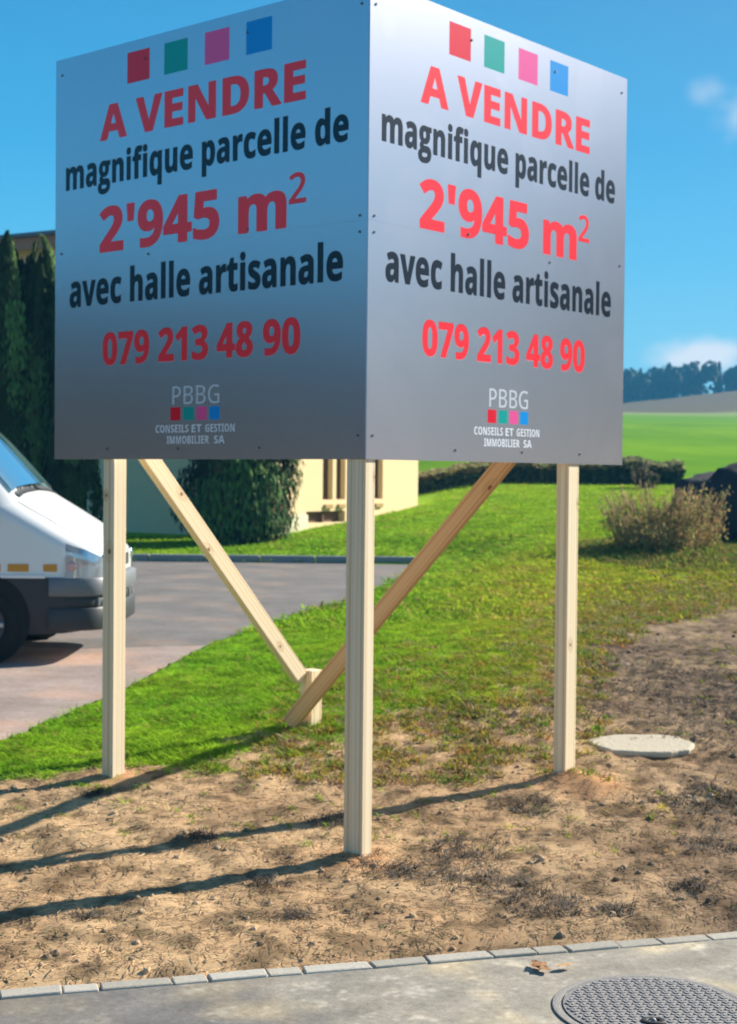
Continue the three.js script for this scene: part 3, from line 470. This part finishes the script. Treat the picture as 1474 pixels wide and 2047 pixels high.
// ---------------------------------------------------------------- van
{
  const v = thing('van', V(-2.22, LOT_Y, 13.55), 'white van with dark lower cladding and orange dashes parked behind the left post', 'van');
  // local: x back from the nose is negative; z = +0.95 is the side facing the road
  const white = new THREE.MeshPhysicalMaterial({ color: rgb(0.8, 0.8, 0.8), roughness: 0.35, clearcoat: 0.6, clearcoatRoughness: 0.15 });
  const dark = std({ color: rgb(0.03, 0.031, 0.036), roughness: 0.55 }), rubber = std({ color: rgb(0.012, 0.012, 0.013), roughness: 0.9 });
  const glass = new THREE.MeshPhysicalMaterial({ color: rgb(0.6, 0.95, 1), roughness: 0.05, metalness: 0.95 });
  //           back, half width, top half width, top y, shoulder y, bottom y
  const ST = [[0, 0.7, 0.5, 0.93, 0.86, 0.34], [0.05, 0.8, 0.58, 1.0, 0.92, 0.3], [0.15, 0.88, 0.66, 1.08, 0.97, 0.27], [0.3, 0.925, 0.71, 1.17, 1.02, 0.25], [0.5, 0.94, 0.74, 1.29, 1.12, 0.24], [0.74, 0.945, 0.76, 1.43, 1.25, 0.24], [0.9, 0.945, 0.745, 1.61, 1.3, 0.24], [1.1, 0.95, 0.735, 1.83, 1.33, 0.24], [1.3, 0.95, 0.73, 2.02, 1.35, 0.24], [1.5, 0.95, 0.73, 2.14, 1.36, 0.24], [1.8, 0.95, 0.74, 2.2, 1.36, 0.24], [3, 0.95, 0.76, 2.22, 1.36, 0.24], [4.5, 0.95, 0.76, 2.2, 1.36, 0.26], [4.78, 0.9, 0.72, 2.12, 1.34, 0.3]];
  const ring = ([b, w, tw, ty, sy, by]) => { const c = ty - sy; return [[0, ty + 0.015], [tw * 0.6, ty], [tw * 0.92, ty - 0.02], [tw + 0.02, ty - 0.055], [lerp(tw, w, 0.55) , lerp(ty - 0.05, sy, 0.5)], [w - 0.015, sy], [w, sy - 0.09], [w, 0.7], [w, 0.45], [w - 0.03, by], [0, by]].map(([z, y]) => [-b, y, z]); };
  const R = ST.map(ring), full = R.map((r) => [...r, ...r.slice(1, -1).reverse().map(([x, y, z]) => [x, y, -z])]), m = full[0].length, pos = [], idx = [];
  full.forEach((r) => r.forEach((p) => pos.push(...p)));
  for (let i = 0; i < full.length - 1; i++) for (let k = 0; k < m; k++) { const a = i * m + k, b = i * m + (k + 1) % m, c = a + m, d = b + m; idx.push(a, b, d, a, d, c); }
  for (const [i, flip] of [[0, 1], [full.length - 1, 0]]) for (let k = 1; k < m - 1; k++) flip ? idx.push(i * m, i * m + k + 1, i * m + k) : idx.push(i * m, i * m + k, i * m + k + 1);
  let g = new THREE.BufferGeometry(); g.setAttribute('position', new THREE.Float32BufferAttribute(pos, 3)); g.setIndex(idx); g.computeVertexNormals();
  mesh('body', g, Object.assign(white, { side: THREE.DoubleSide }), v);
  // a point of the shell by station and ring place, pushed out a little
  const on = (s, q, out) => { const i = min(ST.length - 2, Math.floor(s)), t = s - i, k = min(9, Math.floor(q)), f = q - k, L = (a, b) => a.map((x, j) => lerp(x, b[j], f)), A = L(R[i][k], R[i][k + 1]), B = L(R[i + 1][k], R[i + 1][k + 1]), p = A.map((x, j) => lerp(x, B[j], t)); return [p[0] + out[0], p[1] + out[1], p[2] + out[2]]; };
  const patch = (s0, s1, q0, q1, out, mirror = 1, ns = 8, nq = 6, sweep = 0) => { const p = [], ii = []; for (let i = 0; i <= ns; i++) for (let k = 0; k <= nq; k++) { const a = on(lerp(s0, s1, i / ns), lerp(q0, q1, k / nq), out); p.push(a[0] - (sweep ?? 0) * a[2] * a[2], a[1], a[2] * mirror); } for (let i = 0; i < ns; i++) for (let k = 0; k < nq; k++) { const a = i * (nq + 1) + k; ii.push(a, a + 1, a + nq + 2, a, a + nq + 2, a + nq + 1); } const h = new THREE.BufferGeometry(); h.setAttribute('position', new THREE.Float32BufferAttribute(p, 3)); h.setIndex(ii); return h; };
  const joined = (list, mat, name, parent = v) => { const h = mergeVertices(mergeGeometries(list), 1e-4); h.computeVertexNormals(); return mesh(name, h, mat, parent); };
  glass.side = dark.side = THREE.DoubleSide;
  const ws = joined([patch(5.12, 8.8, 0, 3.0, [0.05, 0.03, 0], 1, 8, 8, 0.09), patch(5.12, 8.8, 0, 3.0, [0.05, 0.03, 0], -1, 8, 8, 0.09)], glass, 'windscreen');
  mesh('wiper', [bar(new THREE.Vector3(-0.74, 1.452, 0.25), new THREE.Vector3(-0.86, 1.6, -0.3), 0.015, 0.015, null, new THREE.Vector3(0, 1, 0)), bar(new THREE.Vector3(-0.74, 1.452, 0.62), new THREE.Vector3(-0.86, 1.59, 0.1), 0.015, 0.015, null, new THREE.Vector3(0, 1, 0))], dark, ws);
  mesh('cowl', joined([patch(4.86, 5.1, 0, 2.6, [0.008, 0.01, 0]), patch(4.86, 5.1, 0, 2.6, [0.008, 0.01, 0], -1)], dark, 'tmp').geometry, dark, v); v.remove(v.children.find((c) => c.name === 'tmp'));
  for (const s of [1, -1]) {
    joined([patch(7.1, 10.35, 3.35, 4.85, [0, 0, 0.008], s)], glass, 'side_window');
    joined([patch(0.6, 12.7, 6.95, 9, [0, 0, 0.01], s, 30, 4)], dark, 'cladding');
  }
  for (const s of [1, -1]) joined([patch(0.8, 4.9, 3.3, 3.36, [0.002, 0.002, 0.001], s, 16, 1)], dark, 'bonnet_gap');
  joined([patch(0.35, 0.75, 0, 2.9, [0.006, 0.004, 0], 1), patch(0.35, 0.75, 0, 2.9, [0.006, 0.004, 0], -1)], dark, 'bonnet_edge');
  // bumper wrapped round the nose
  const nose = [[-0.42, 0.955], [-0.2, 0.93], [-0.06, 0.86], [0.02, 0.72], [0.05, 0.4], [0.055, 0], [0.05, -0.4], [0.02, -0.72], [-0.06, -0.86], [-0.2, -0.93], [-0.42, -0.955]];
  const band = (y0, y1, off, back = 0) => { const p = [], ii = []; const N = 40, c = new THREE.CatmullRomCurve3(nose.map(([x, z]) => new THREE.Vector3(x, 0, z))); for (let i = 0; i <= N; i++) { const q = c.getPoint(i / N), t = c.getTangent(i / N), nx = -t.z, nz = t.x, l = hypot(nx, nz); for (const [y, o] of [[y0, -0.03], [y0 + 0.02, off], [y1 - 0.02, off], [y1, -0.04]]) p.push(q.x + (nx / l) * o - back, y, q.z + (nz / l) * o); } for (let i = 0; i < N; i++) for (let k = 0; k < 3; k++) { const a = i * 4 + k; ii.push(a, a + 1, a + 5, a, a + 5, a + 4); } const h = new THREE.BufferGeometry(); h.setAttribute('position', new THREE.Float32BufferAttribute(p, 3)); h.setIndex(ii); h.computeVertexNormals(); return h; };
  const grey = std({ color: rgb(0.15, 0.16, 0.18), roughness: 0.45, side: THREE.DoubleSide }), dgrey = std({ color: rgb(0.03, 0.033, 0.038), roughness: 0.5, side: THREE.DoubleSide });
  const bumper = mesh('bumper', band(0.55, 0.72, 0.02), grey, v); mesh('lower_bumper', band(0.27, 0.47, 0.012), dgrey, v); mesh('air_intake', band(0.46, 0.56, -0.012), dark, v);
  for (const z of [0.8, 0.66, 0.3, -0.3, -0.66, -0.8]) mesh('rib', piece(0.05, 0.08, 0.05, z * z > 0.5 ? -0.05 : z * z > 0.3 ? 0.0 : 0.03, 0.51, z, 0.01), grey, bumper);
  mesh('grille', piece(0.03, 0.11, 1.0, -0.005, 0.81, 0, 0.01), dark, v);
  for (const s of [1, -1]) {
    const p = patch(0.35, 3.05, 5.3, 6.98, [0.02, 0.002, 0.014], s, 8, 6);
    const hl = joined([p], new THREE.MeshPhysicalMaterial({ color: rgb(0.42, 0.5, 0.6), roughness: 0.06, metalness: 0.55, clearcoat: 1, clearcoatRoughness: 0.02, side: THREE.DoubleSide }), 'headlight');
    const refl = new THREE.SphereGeometry(0.062, 16, 10); refl.scale(0.6, 1, 1); refl.translate(-0.02, 0.84, s * 0.7); mesh('reflector', refl, std({ color: rgb(0.8, 0.82, 0.86), metalness: 0.9, roughness: 0.1 }), hl);
    const ind = new THREE.SphereGeometry(0.045, 14, 10); ind.scale(1, 0.9, 0.5); ind.translate(-0.24, 0.81, s * 0.925); mesh('indicator', ind, std({ color: rgb(0.7, 0.42, 0.42), roughness: 0.25 }), hl);
    const mir = new RoundedBoxGeometry(0.14, 0.3, 0.2, 3, 0.05); mir.translate(-1.02, 1.33, s * 1.1); const mo = mesh('mirror', mir, dark, v); mesh('mirror_arm', bar(new THREE.Vector3(-1.04, 1.3, s * 0.9), new THREE.Vector3(-1.04, 1.3, s * 1.05), 0.05, 0.05, null, new THREE.Vector3(0, 1, 0)), dark, mo);
    for (let i = 0; i < 14; i++) { const x = -0.36 - i * 0.232; mesh('stripe', piece(0.172, 0.062, 0.004, x - 0.086, 0.795, s * (i < 1 ? 0.934 : 0.9475) + s * 0.002, 0), std({ color: rgb(0.62, 0.27, 0.02), roughness: 0.4 }), v); }
    mesh('rub_strip', piece(3.9, 0.028, 0.012, -2.4, 0.722, s * 0.957, 0.004), white, v);
    for (const bx of [-0.97, -3.75]) {
      const arch = mesh('wheel_arch', new THREE.CylinderGeometry(0.385, 0.385, 0.03, 36).rotateX(PI / 2).translate(bx, 0.36, s * 0.95), rubber, v);
      const tyre = new THREE.TorusGeometry(0.245, 0.085, 14, 36); tyre.scale(1, 1, 1.15); tyre.translate(bx, 0.32, s * 0.905);
      const wheel = new THREE.Group(); wheel.name = 'wheel'; v.add(wheel); mesh('tyre', tyre, rubber, wheel);
      const rim = [new THREE.CylinderGeometry(0.2, 0.2, 0.05, 30).rotateX(PI / 2).translate(bx, 0.32, s * 0.95)]; for (let k = 0; k < 7; k++) { const a = (k / 7) * 2 * PI; const sp = new RoundedBoxGeometry(0.15, 0.045, 0.03, 1, 0.01); sp.translate(0.11, 0, 0); sp.rotateZ(a); sp.translate(bx, 0.32, s * 0.98); rim.push(sp); }
      mesh('rim', rim.slice(0, 1), std({ color: rgb(0.06, 0.06, 0.065), metalness: 0.3, roughness: 0.5 }), wheel); mesh('hub_cap', rim.slice(1), std({ color: rgb(0.42, 0.42, 0.45), metalness: 0.7, roughness: 0.4 }), wheel);
    }
  }
}

// ---------------------------------------------------------------- slab, manhole, small things
{
  const X = 1.5, Z = 8.28, t = thing('concrete_slab', V(X, land(X, Z), Z), 'pale flat stone slab lying on the bare soil beside the right post', 'slab');
  const out = []; for (let i = 0; i < 26; i++) { const a = (i / 26) * 2 * PI, k = 1 + 0.09 * n2(cos(a) * 1.3 + 5, sin(a) * 1.3) + 0.03 * n2(i * 3.1, 2); out.push(new THREE.Vector2(Math.sign(cos(a)) * abs(cos(a)) ** 0.8 * 0.265 * k, sin(a) * 0.175 * k)); }
  const g = new THREE.ExtrudeGeometry(new THREE.Shape(out), { depth: 0.012, bevelEnabled: true, bevelThickness: 0.012, bevelSize: 0.014, bevelSegments: 3, steps: 1 }); g.rotateX(-PI / 2 + 0.09); g.translate(0, -0.004, 0);
  mesh('slab', g, std({ color: rgb(0.5, 0.43, 0.32), bumpMap: grainMap, bumpScale: 0.004, roughness: 0.95 }), t);
}
{
  const X = 0.945, Z = 4.9, t = thing('manhole_cover', V(X, 0.004, Z), 'round cast iron manhole cover set in the road at the bottom right', 'manhole cover');
  const iron = std({ color: rgb(0.24, 0.225, 0.22), roughness: 0.65, metalness: 0.2, bumpMap: grainMap, bumpScale: 0.002 }), worn = std({ color: rgb(0.33, 0.31, 0.3), roughness: 0.65, metalness: 0.2 });
  const ringG = (r0, r1, y, h) => new THREE.LatheGeometry([[r0, 0], [r0, y + h], [r0 + 0.004, y + h + 0.002], [r1 - 0.004, y + h + 0.002], [r1, y + h], [r1, 0]].map(([a, b]) => new THREE.Vector2(a, b)), 72);
  mesh('frame', ringG(0.303, 0.332, 0, 0.0005), std({ color: rgb(0.3, 0.28, 0.26), roughness: 0.85, bumpMap: grainMap, bumpScale: 0.003 }), t);
  mesh('lid', new THREE.CylinderGeometry(0.297, 0.297, 0.008, 72).translate(0, 0.0, 0), iron, t);
  const studs = [], r = rng(71);
  for (let i = -16; i <= 16; i++) for (let k = -13; k <= 13; k++) { const x = i * 0.0182 + (k & 1) * 0.0091, z = k * 0.0225; if (hypot(x, z) > 0.284 || hypot(x + 0.03, z - 0.13) < 0.045) continue; const s = new THREE.BoxGeometry(0.0075, 0.003, 0.017); s.rotateY(((i + k) & 1 ? 0.5 : -0.5)); s.translate(x, 0.006 + r() * 0.0008, z); studs.push(s.toNonIndexed()); }
  say(mesh('tread', studs, worn, t), null, null, null, 'stuff');
  const kh = new THREE.TorusGeometry(0.022, 0.009, 8, 24).rotateX(PI / 2); kh.scale(1.35, 0.5, 1); kh.translate(-0.03, 0.006, 0.13);
  mesh('keyhole', kh, std({ color: rgb(0.012, 0.011, 0.011), roughness: 0.6 }), t); mesh('key_pin', new THREE.SphereGeometry(0.009, 10, 6).translate(-0.03, 0.007, 0.13), worn, t);
}
const scatter = (name, geo, mat, spots, label, cat) => {                            // spots: [matrix, colour]
  const o = new THREE.InstancedMesh(geo, mat, spots.length); spots.forEach(([m, c], i) => { o.setMatrixAt(i, m); o.setColorAt(i, c); });
  o.name = numbered(name); o.castShadow = o.receiveShadow = true; scene.add(o); return say(o, label, cat, null, 'stuff');
};
const T = (X, y, Z, ry, rx, sx, sy, sz) => new THREE.Matrix4().compose(new THREE.Vector3(X, y, -Z), new THREE.Quaternion().setFromEuler(new THREE.Euler(rx, ry, 0, 'YXZ')), new THREE.Vector3(sx, sy ?? sx, sz ?? sx));
const hAt = (X, Z) => land(X, Z) + rough(X, Z) * smooth(kerbDist(X, Z), 0.02, 0.4);
function tuft(seed, blades, spread, h, w, lean) {
  const r = rng(seed), p = [], n = [];
  for (let i = 0; i < blades; i++) {
    const a = r() * 2 * PI, x = (r() - 0.5) * spread, z = (r() - 0.5) * spread, H = h * (0.55 + 0.6 * r()), L = lean * (0.3 + r()) * H, ca = cos(a), sa = sin(a), ww = w * (0.7 + 0.6 * r());
    const b0 = [x - sa * ww, 0, z + ca * ww], b1 = [x + sa * ww, 0, z - ca * ww], m0 = [x + ca * L * 0.35 - sa * ww * 0.8, H * 0.6, z + sa * L * 0.35 + ca * ww * 0.8], m1 = [x + ca * L * 0.35 + sa * ww * 0.8, H * 0.6, z + sa * L * 0.35 - ca * ww * 0.8], e = [x + ca * L, H, z + sa * L];
    p.push(...b0, ...m1, ...b1, ...b0, ...m0, ...m1, ...m0, ...e, ...m1);
    for (let k = 0; k < 9; k++) n.push(-ca * 0.6, 0.8, -sa * 0.6);
  }
  const g = new THREE.BufferGeometry(); g.setAttribute('position', new THREE.Float32BufferAttribute(p, 3)); g.setAttribute('normal', new THREE.Float32BufferAttribute(n, 3)); g.setAttribute('uv', new THREE.Float32BufferAttribute(new Float32Array((p.length / 3) * 2), 2)); return g;
}
{
  const r = rng(91), bladeMat = new THREE.MeshPhysicalMaterial({ color: 0xffffff, roughness: 1, specularIntensity: 0.1, side: THREE.DoubleSide, transmission: 0.4, thickness: 0 });
  const near = [], mid = [];
  const place = (list, n, z0, z1, s0, s1, pad) => {
    for (let i = 0; i < n; i++) {
      const Z = z0 + (z1 - z0) * r() ** 1.25, X = (r() * 2 - 1) * (0.262 * Z + pad);
      const cl = 0.85 + 0.5 * fbm(X * 3.1, Z * 3.1, 3); const g = green(X, Z); if (r() > g * 1.1 - 0.03 && r() > 0.012) continue;
      if (kerbDist(X, Z) < 0.15 || lotDist(X, Z) < 0.02) continue;
      if (Z > 34 && X < 1.6 + (Z - 39) * 0.1 && X < -2.2 + (Z - 34) * 0.6) continue;
      const c = grassColor(X, Z), k = (0.78 + 0.85 * r()) * cl, dry = r() < 0.05 + 0.45 * smooth(X - 0.03 * Z, 0, 1.8) * (1 - smooth(Z, 20, 27)) * clamp(0.3 + 1.4 * fbm(X * 1.2 + 70, Z * 0.8, 3), 0, 1);
      list.push([T(X, hAt(X, Z) - 0.005, Z, r() * 6.3, (r() - 0.5) * 0.3, lerp(s0, s1, r()) * (0.75 + 0.5 * clamp(0.5 + fbm(X * 1.1, Z * 1.1, 2), 0, 1))), dry ? rgb(0.46 * k, 0.32 * k, 0.1 * k) : rgb(c[0] * k, c[1] * k, c[2] * k)]);
    }
  };
  place(near, 90000, 6.6, 15, 0.7, 1.2, 1.6); place(mid, 70000, 15, 47, 0.9, 1.7, 2.5);
  scatter('grass', tuft(1, 8, 0.07, 0.028, 0.0027, 2.2), bladeMat, near, 'short green grass with yellowish patches behind the sign posts', 'grass');
  scatter('grass', tuft(2, 12, 0.22, 0.026, 0.006, 2.8), bladeMat, mid, 'bright green meadow and lawn grass reaching to the house and the low hedge', 'grass');
  // dry cut stalks lying on the bare verge
  const straw = [], dk = [], strawMat = std({ roughness: 0.85, side: THREE.DoubleSide });
  for (let i = 0; i < 110000; i++) {
    const Z = 4.6 + 7.8 * r() ** 1.2, X = (r() * 2 - 1) * (0.262 * Z + 0.9), d = kerbDist(X, Z);
    if (d < 0.07 || r() < green(X, Z) * 0.97 || lotDist(X, Z) < 0.05) continue;
    const s = soilColor(X, Z), k = 0.7 + 0.65 * r(), patch = 0.5 + fbm(X * 2.2 + 9, Z * 2.2, 3); if (r() > 0.35 + patch) continue;
    const c = r() < 0.05 ? rgb(0.16 * k, 0.07 * k, 0.045 * k) : r() < 0.06 ? rgb(0.13 * k, 0.16 * k, 0.04 * k) : rgb(s[0] * 1.15 * k, s[1] * 1.15 * k, s[2] * 1.12 * k);
    straw.push([T(X, hAt(X, Z) + 0.001 + r() * 0.004, Z, r() * 6.3, (r() - 0.5) * 0.25, 0.35 + r() * 0.75), c]);
  }
  const st = new THREE.TubeGeometry(new THREE.QuadraticBezierCurve3(new THREE.Vector3(0, 0, -0.026), new THREE.Vector3(0.007, 0.005, 0), new THREE.Vector3(0, 0, 0.026)), 3, 0.0012, 3);
  scatter('dry_grass', st, strawMat, straw, 'dry straw coloured cut grass lying on the bare verge', 'dry grass');
  // clods
  const cl = new THREE.IcosahedronGeometry(1, 1), cp = cl.attributes.position; for (let i = 0; i < cp.count; i++) { const k = 1 + 0.3 * n3(cp.getX(i) * 1.7, cp.getY(i) * 1.7, cp.getZ(i) * 1.7); cp.setXYZ(i, cp.getX(i) * k, cp.getY(i) * 0.7 * k, cp.getZ(i) * k); } cl.computeVertexNormals();
  const clods = [];
  for (let i = 0; i < 6000; i++) {
    const Z = 4.8 + 8.7 * r() ** 1.1, X = (r() * 2 - 1) * (0.262 * Z + 0.9), p = 0.5 + fbm(X * 1.6 - 3, Z * 1.6, 3); if (kerbDist(X, Z) < 0.1 || r() < green(X, Z) || lotDist(X, Z) < 0.05 || r() > p * p * 1.6 + 0.5 * smooth(X, 1.2, 2.4)) continue;
    const s = soilColor(X, Z), k = 0.55 + 0.5 * r(); clods.push([T(X, hAt(X, Z), Z, r() * 6, r(), 0.004 + 0.016 * r() ** 3), rgb(s[0] * k, s[1] * k, s[2] * k)]);
  }
  scatter('soil_clods', cl, std({ roughness: 0.95 }), clods, 'small dark clods of earth strewn over the bare verge', 'soil');
  // dead weeds in dark clumps
  const weeds = []; const centres = [[0.33, 6.35, 0.22], [0.55, 6.15, 0.2], [0.72, 5.95, 0.15], [0.42, 6.62, 0.16], [-0.4, 6.12, 0.09], [-0.72, 6.65, 0.07], [0.1, 6.3, 0.12], [0.78, 7.2, 0.14], [1.55, 6.75, 0.14], [1.62, 7.35, 0.22], [1.85, 7.1, 0.12], [-1.3, 7.2, 0.06], [-0.15, 6.95, 0.12], [0.98, 5.9, 0.07], [-0.25, 5.75, 0.06], [1.95, 8.6, 0.4], [2.2, 10, 0.5], [1.75, 10.6, 0.4], [0.55, 8.7, 0.3], [1.2, 9.0, 0.3], [-1.05, 5.7, 0.05], [1.35, 6.2, 0.08], [1.7, 7.55, 0.09], [1.86, 7.42, 0.1], [2.02, 7.28, 0.1], [2.2, 7.15, 0.1], [2.1, 9.2, 0.3], [1.6, 9.6, 0.25], [2.6, 9.4, 0.3]];
  for (const [cx, cz, s] of centres) for (let i = 0; i < 150 * s / 0.15; i++) { const a = r() * 6.3, q = s * (r() + r()) * 0.6, X = cx + cos(a) * q * 1.3, Z = cz + sin(a) * q; if (kerbDist(X, Z) < 0.12) continue; const k = 0.5 + r(); weeds.push([T(X, hAt(X, Z) + 0.003, Z, r() * 6.3, -r() * 0.55, 0.5 + r() * 0.7), r() < 0.75 ? rgb(0.09 * k, 0.066 * k, 0.048 * k) : rgb(0.22 * k, 0.16 * k, 0.1 * k)]); }
  scatter('dead_weeds', tuft(5, 3, 0.02, 0.035, 0.002, 2.2), std({ roughness: 0.9, side: THREE.DoubleSide }), weeds, 'dark withered weeds in clumps on the bare verge', 'dead weeds');
  // flat fading weeds, yellow and rust, where the meadow gives way to bare soil
  const wl = [], leaf = tuft(7, 7, 0.05, 0.026, 0.0035, 2.0);
  for (let i = 0; i < 56000; i++) { const Z = 7.5 + 19 * r(), X = -0.6 + r() * (0.3 * Z + 0.8), e = Z - table(EDGE, X) + 0.6 * fbm(X * 1.2, Z * 1.2, 3); if (e < -2.2 || abs(e) > 1.6 + 0.15 * Z || r() > 0.25 + 0.9 * (0.5 + fbm(X * 2 + 60, Z * 2, 3)) - abs(e) * 0.2) continue; const k = 0.7 + 0.6 * r(), q = r(); wl.push([T(X, hAt(X, Z) - 0.003, Z, r() * 6.3, 0, 0.6 + r() * 0.9 + 0.6 * smooth(X, 1, 2.5)), q < 0.4 ? rgb(0.38 * k, 0.31 * k, 0.05 * k) : q < 0.52 ? rgb(0.4 * k, 0.19 * k, 0.07 * k) : q < 0.7 ? rgb(0.42 * k, 0.32 * k, 0.2 * k) : rgb(0.17 * k, 0.28 * k, 0.035 * k)]); }
  for (let i = 0; i < 2600; i++) { const a = r() * 6.3, q = 0.3 + 1.5 * Math.sqrt(r()), X = 4.9 + cos(a) * q, Z = 25 + sin(a) * q * 1.4, k = 0.7 + 0.6 * r(); wl.push([T(X, hAt(X, Z) - 0.01, Z, r() * 6.3, 0, 1.6 + r() * 4.5 * (1.9 - q)), r() < 0.55 ? rgb(0.34 * k, 0.27 * k, 0.08 * k) : rgb(0.16 * k, 0.26 * k, 0.04 * k)]); }
  scatter('meadow_weeds', leaf, bladeMat, wl, 'yellowish and rusty weeds along the edge of the meadow right of the front post', 'weeds');
}
{ // withered leaves on the road
  const X = 0.655, Z = 5.29, t = thing('dead_leaf', V(X, 0.004, Z), 'rusty brown withered leaf on the road near the manhole cover', 'leaf'), r = rng(23), gs = [];
  for (let i = 0; i < 5; i++) { const g = new THREE.PlaneGeometry(0.07, 0.035, 6, 3), p = g.attributes.position; for (let k = 0; k < p.count; k++) { const x = p.getX(k), y = p.getY(k); p.setXYZ(k, x, y * cos((x / 0.035) * 1.2), 0.005 + 0.004 * n2(x * 40 + i, y * 40)); } g.rotateX(-PI / 2); g.rotateY(r() * 6); g.translate((r() - 0.5) * 0.1, r() * 0.012, (r() - 0.5) * 0.05); g.computeVertexNormals(); gs.push(g); }
  gs.forEach((g, i) => mesh('blade', g, std({ color: i < 3 ? rgb(0.32, 0.15, 0.06) : rgb(0.45, 0.28, 0.15), side: THREE.DoubleSide }), t));
}
renderer.render(scene, camera);
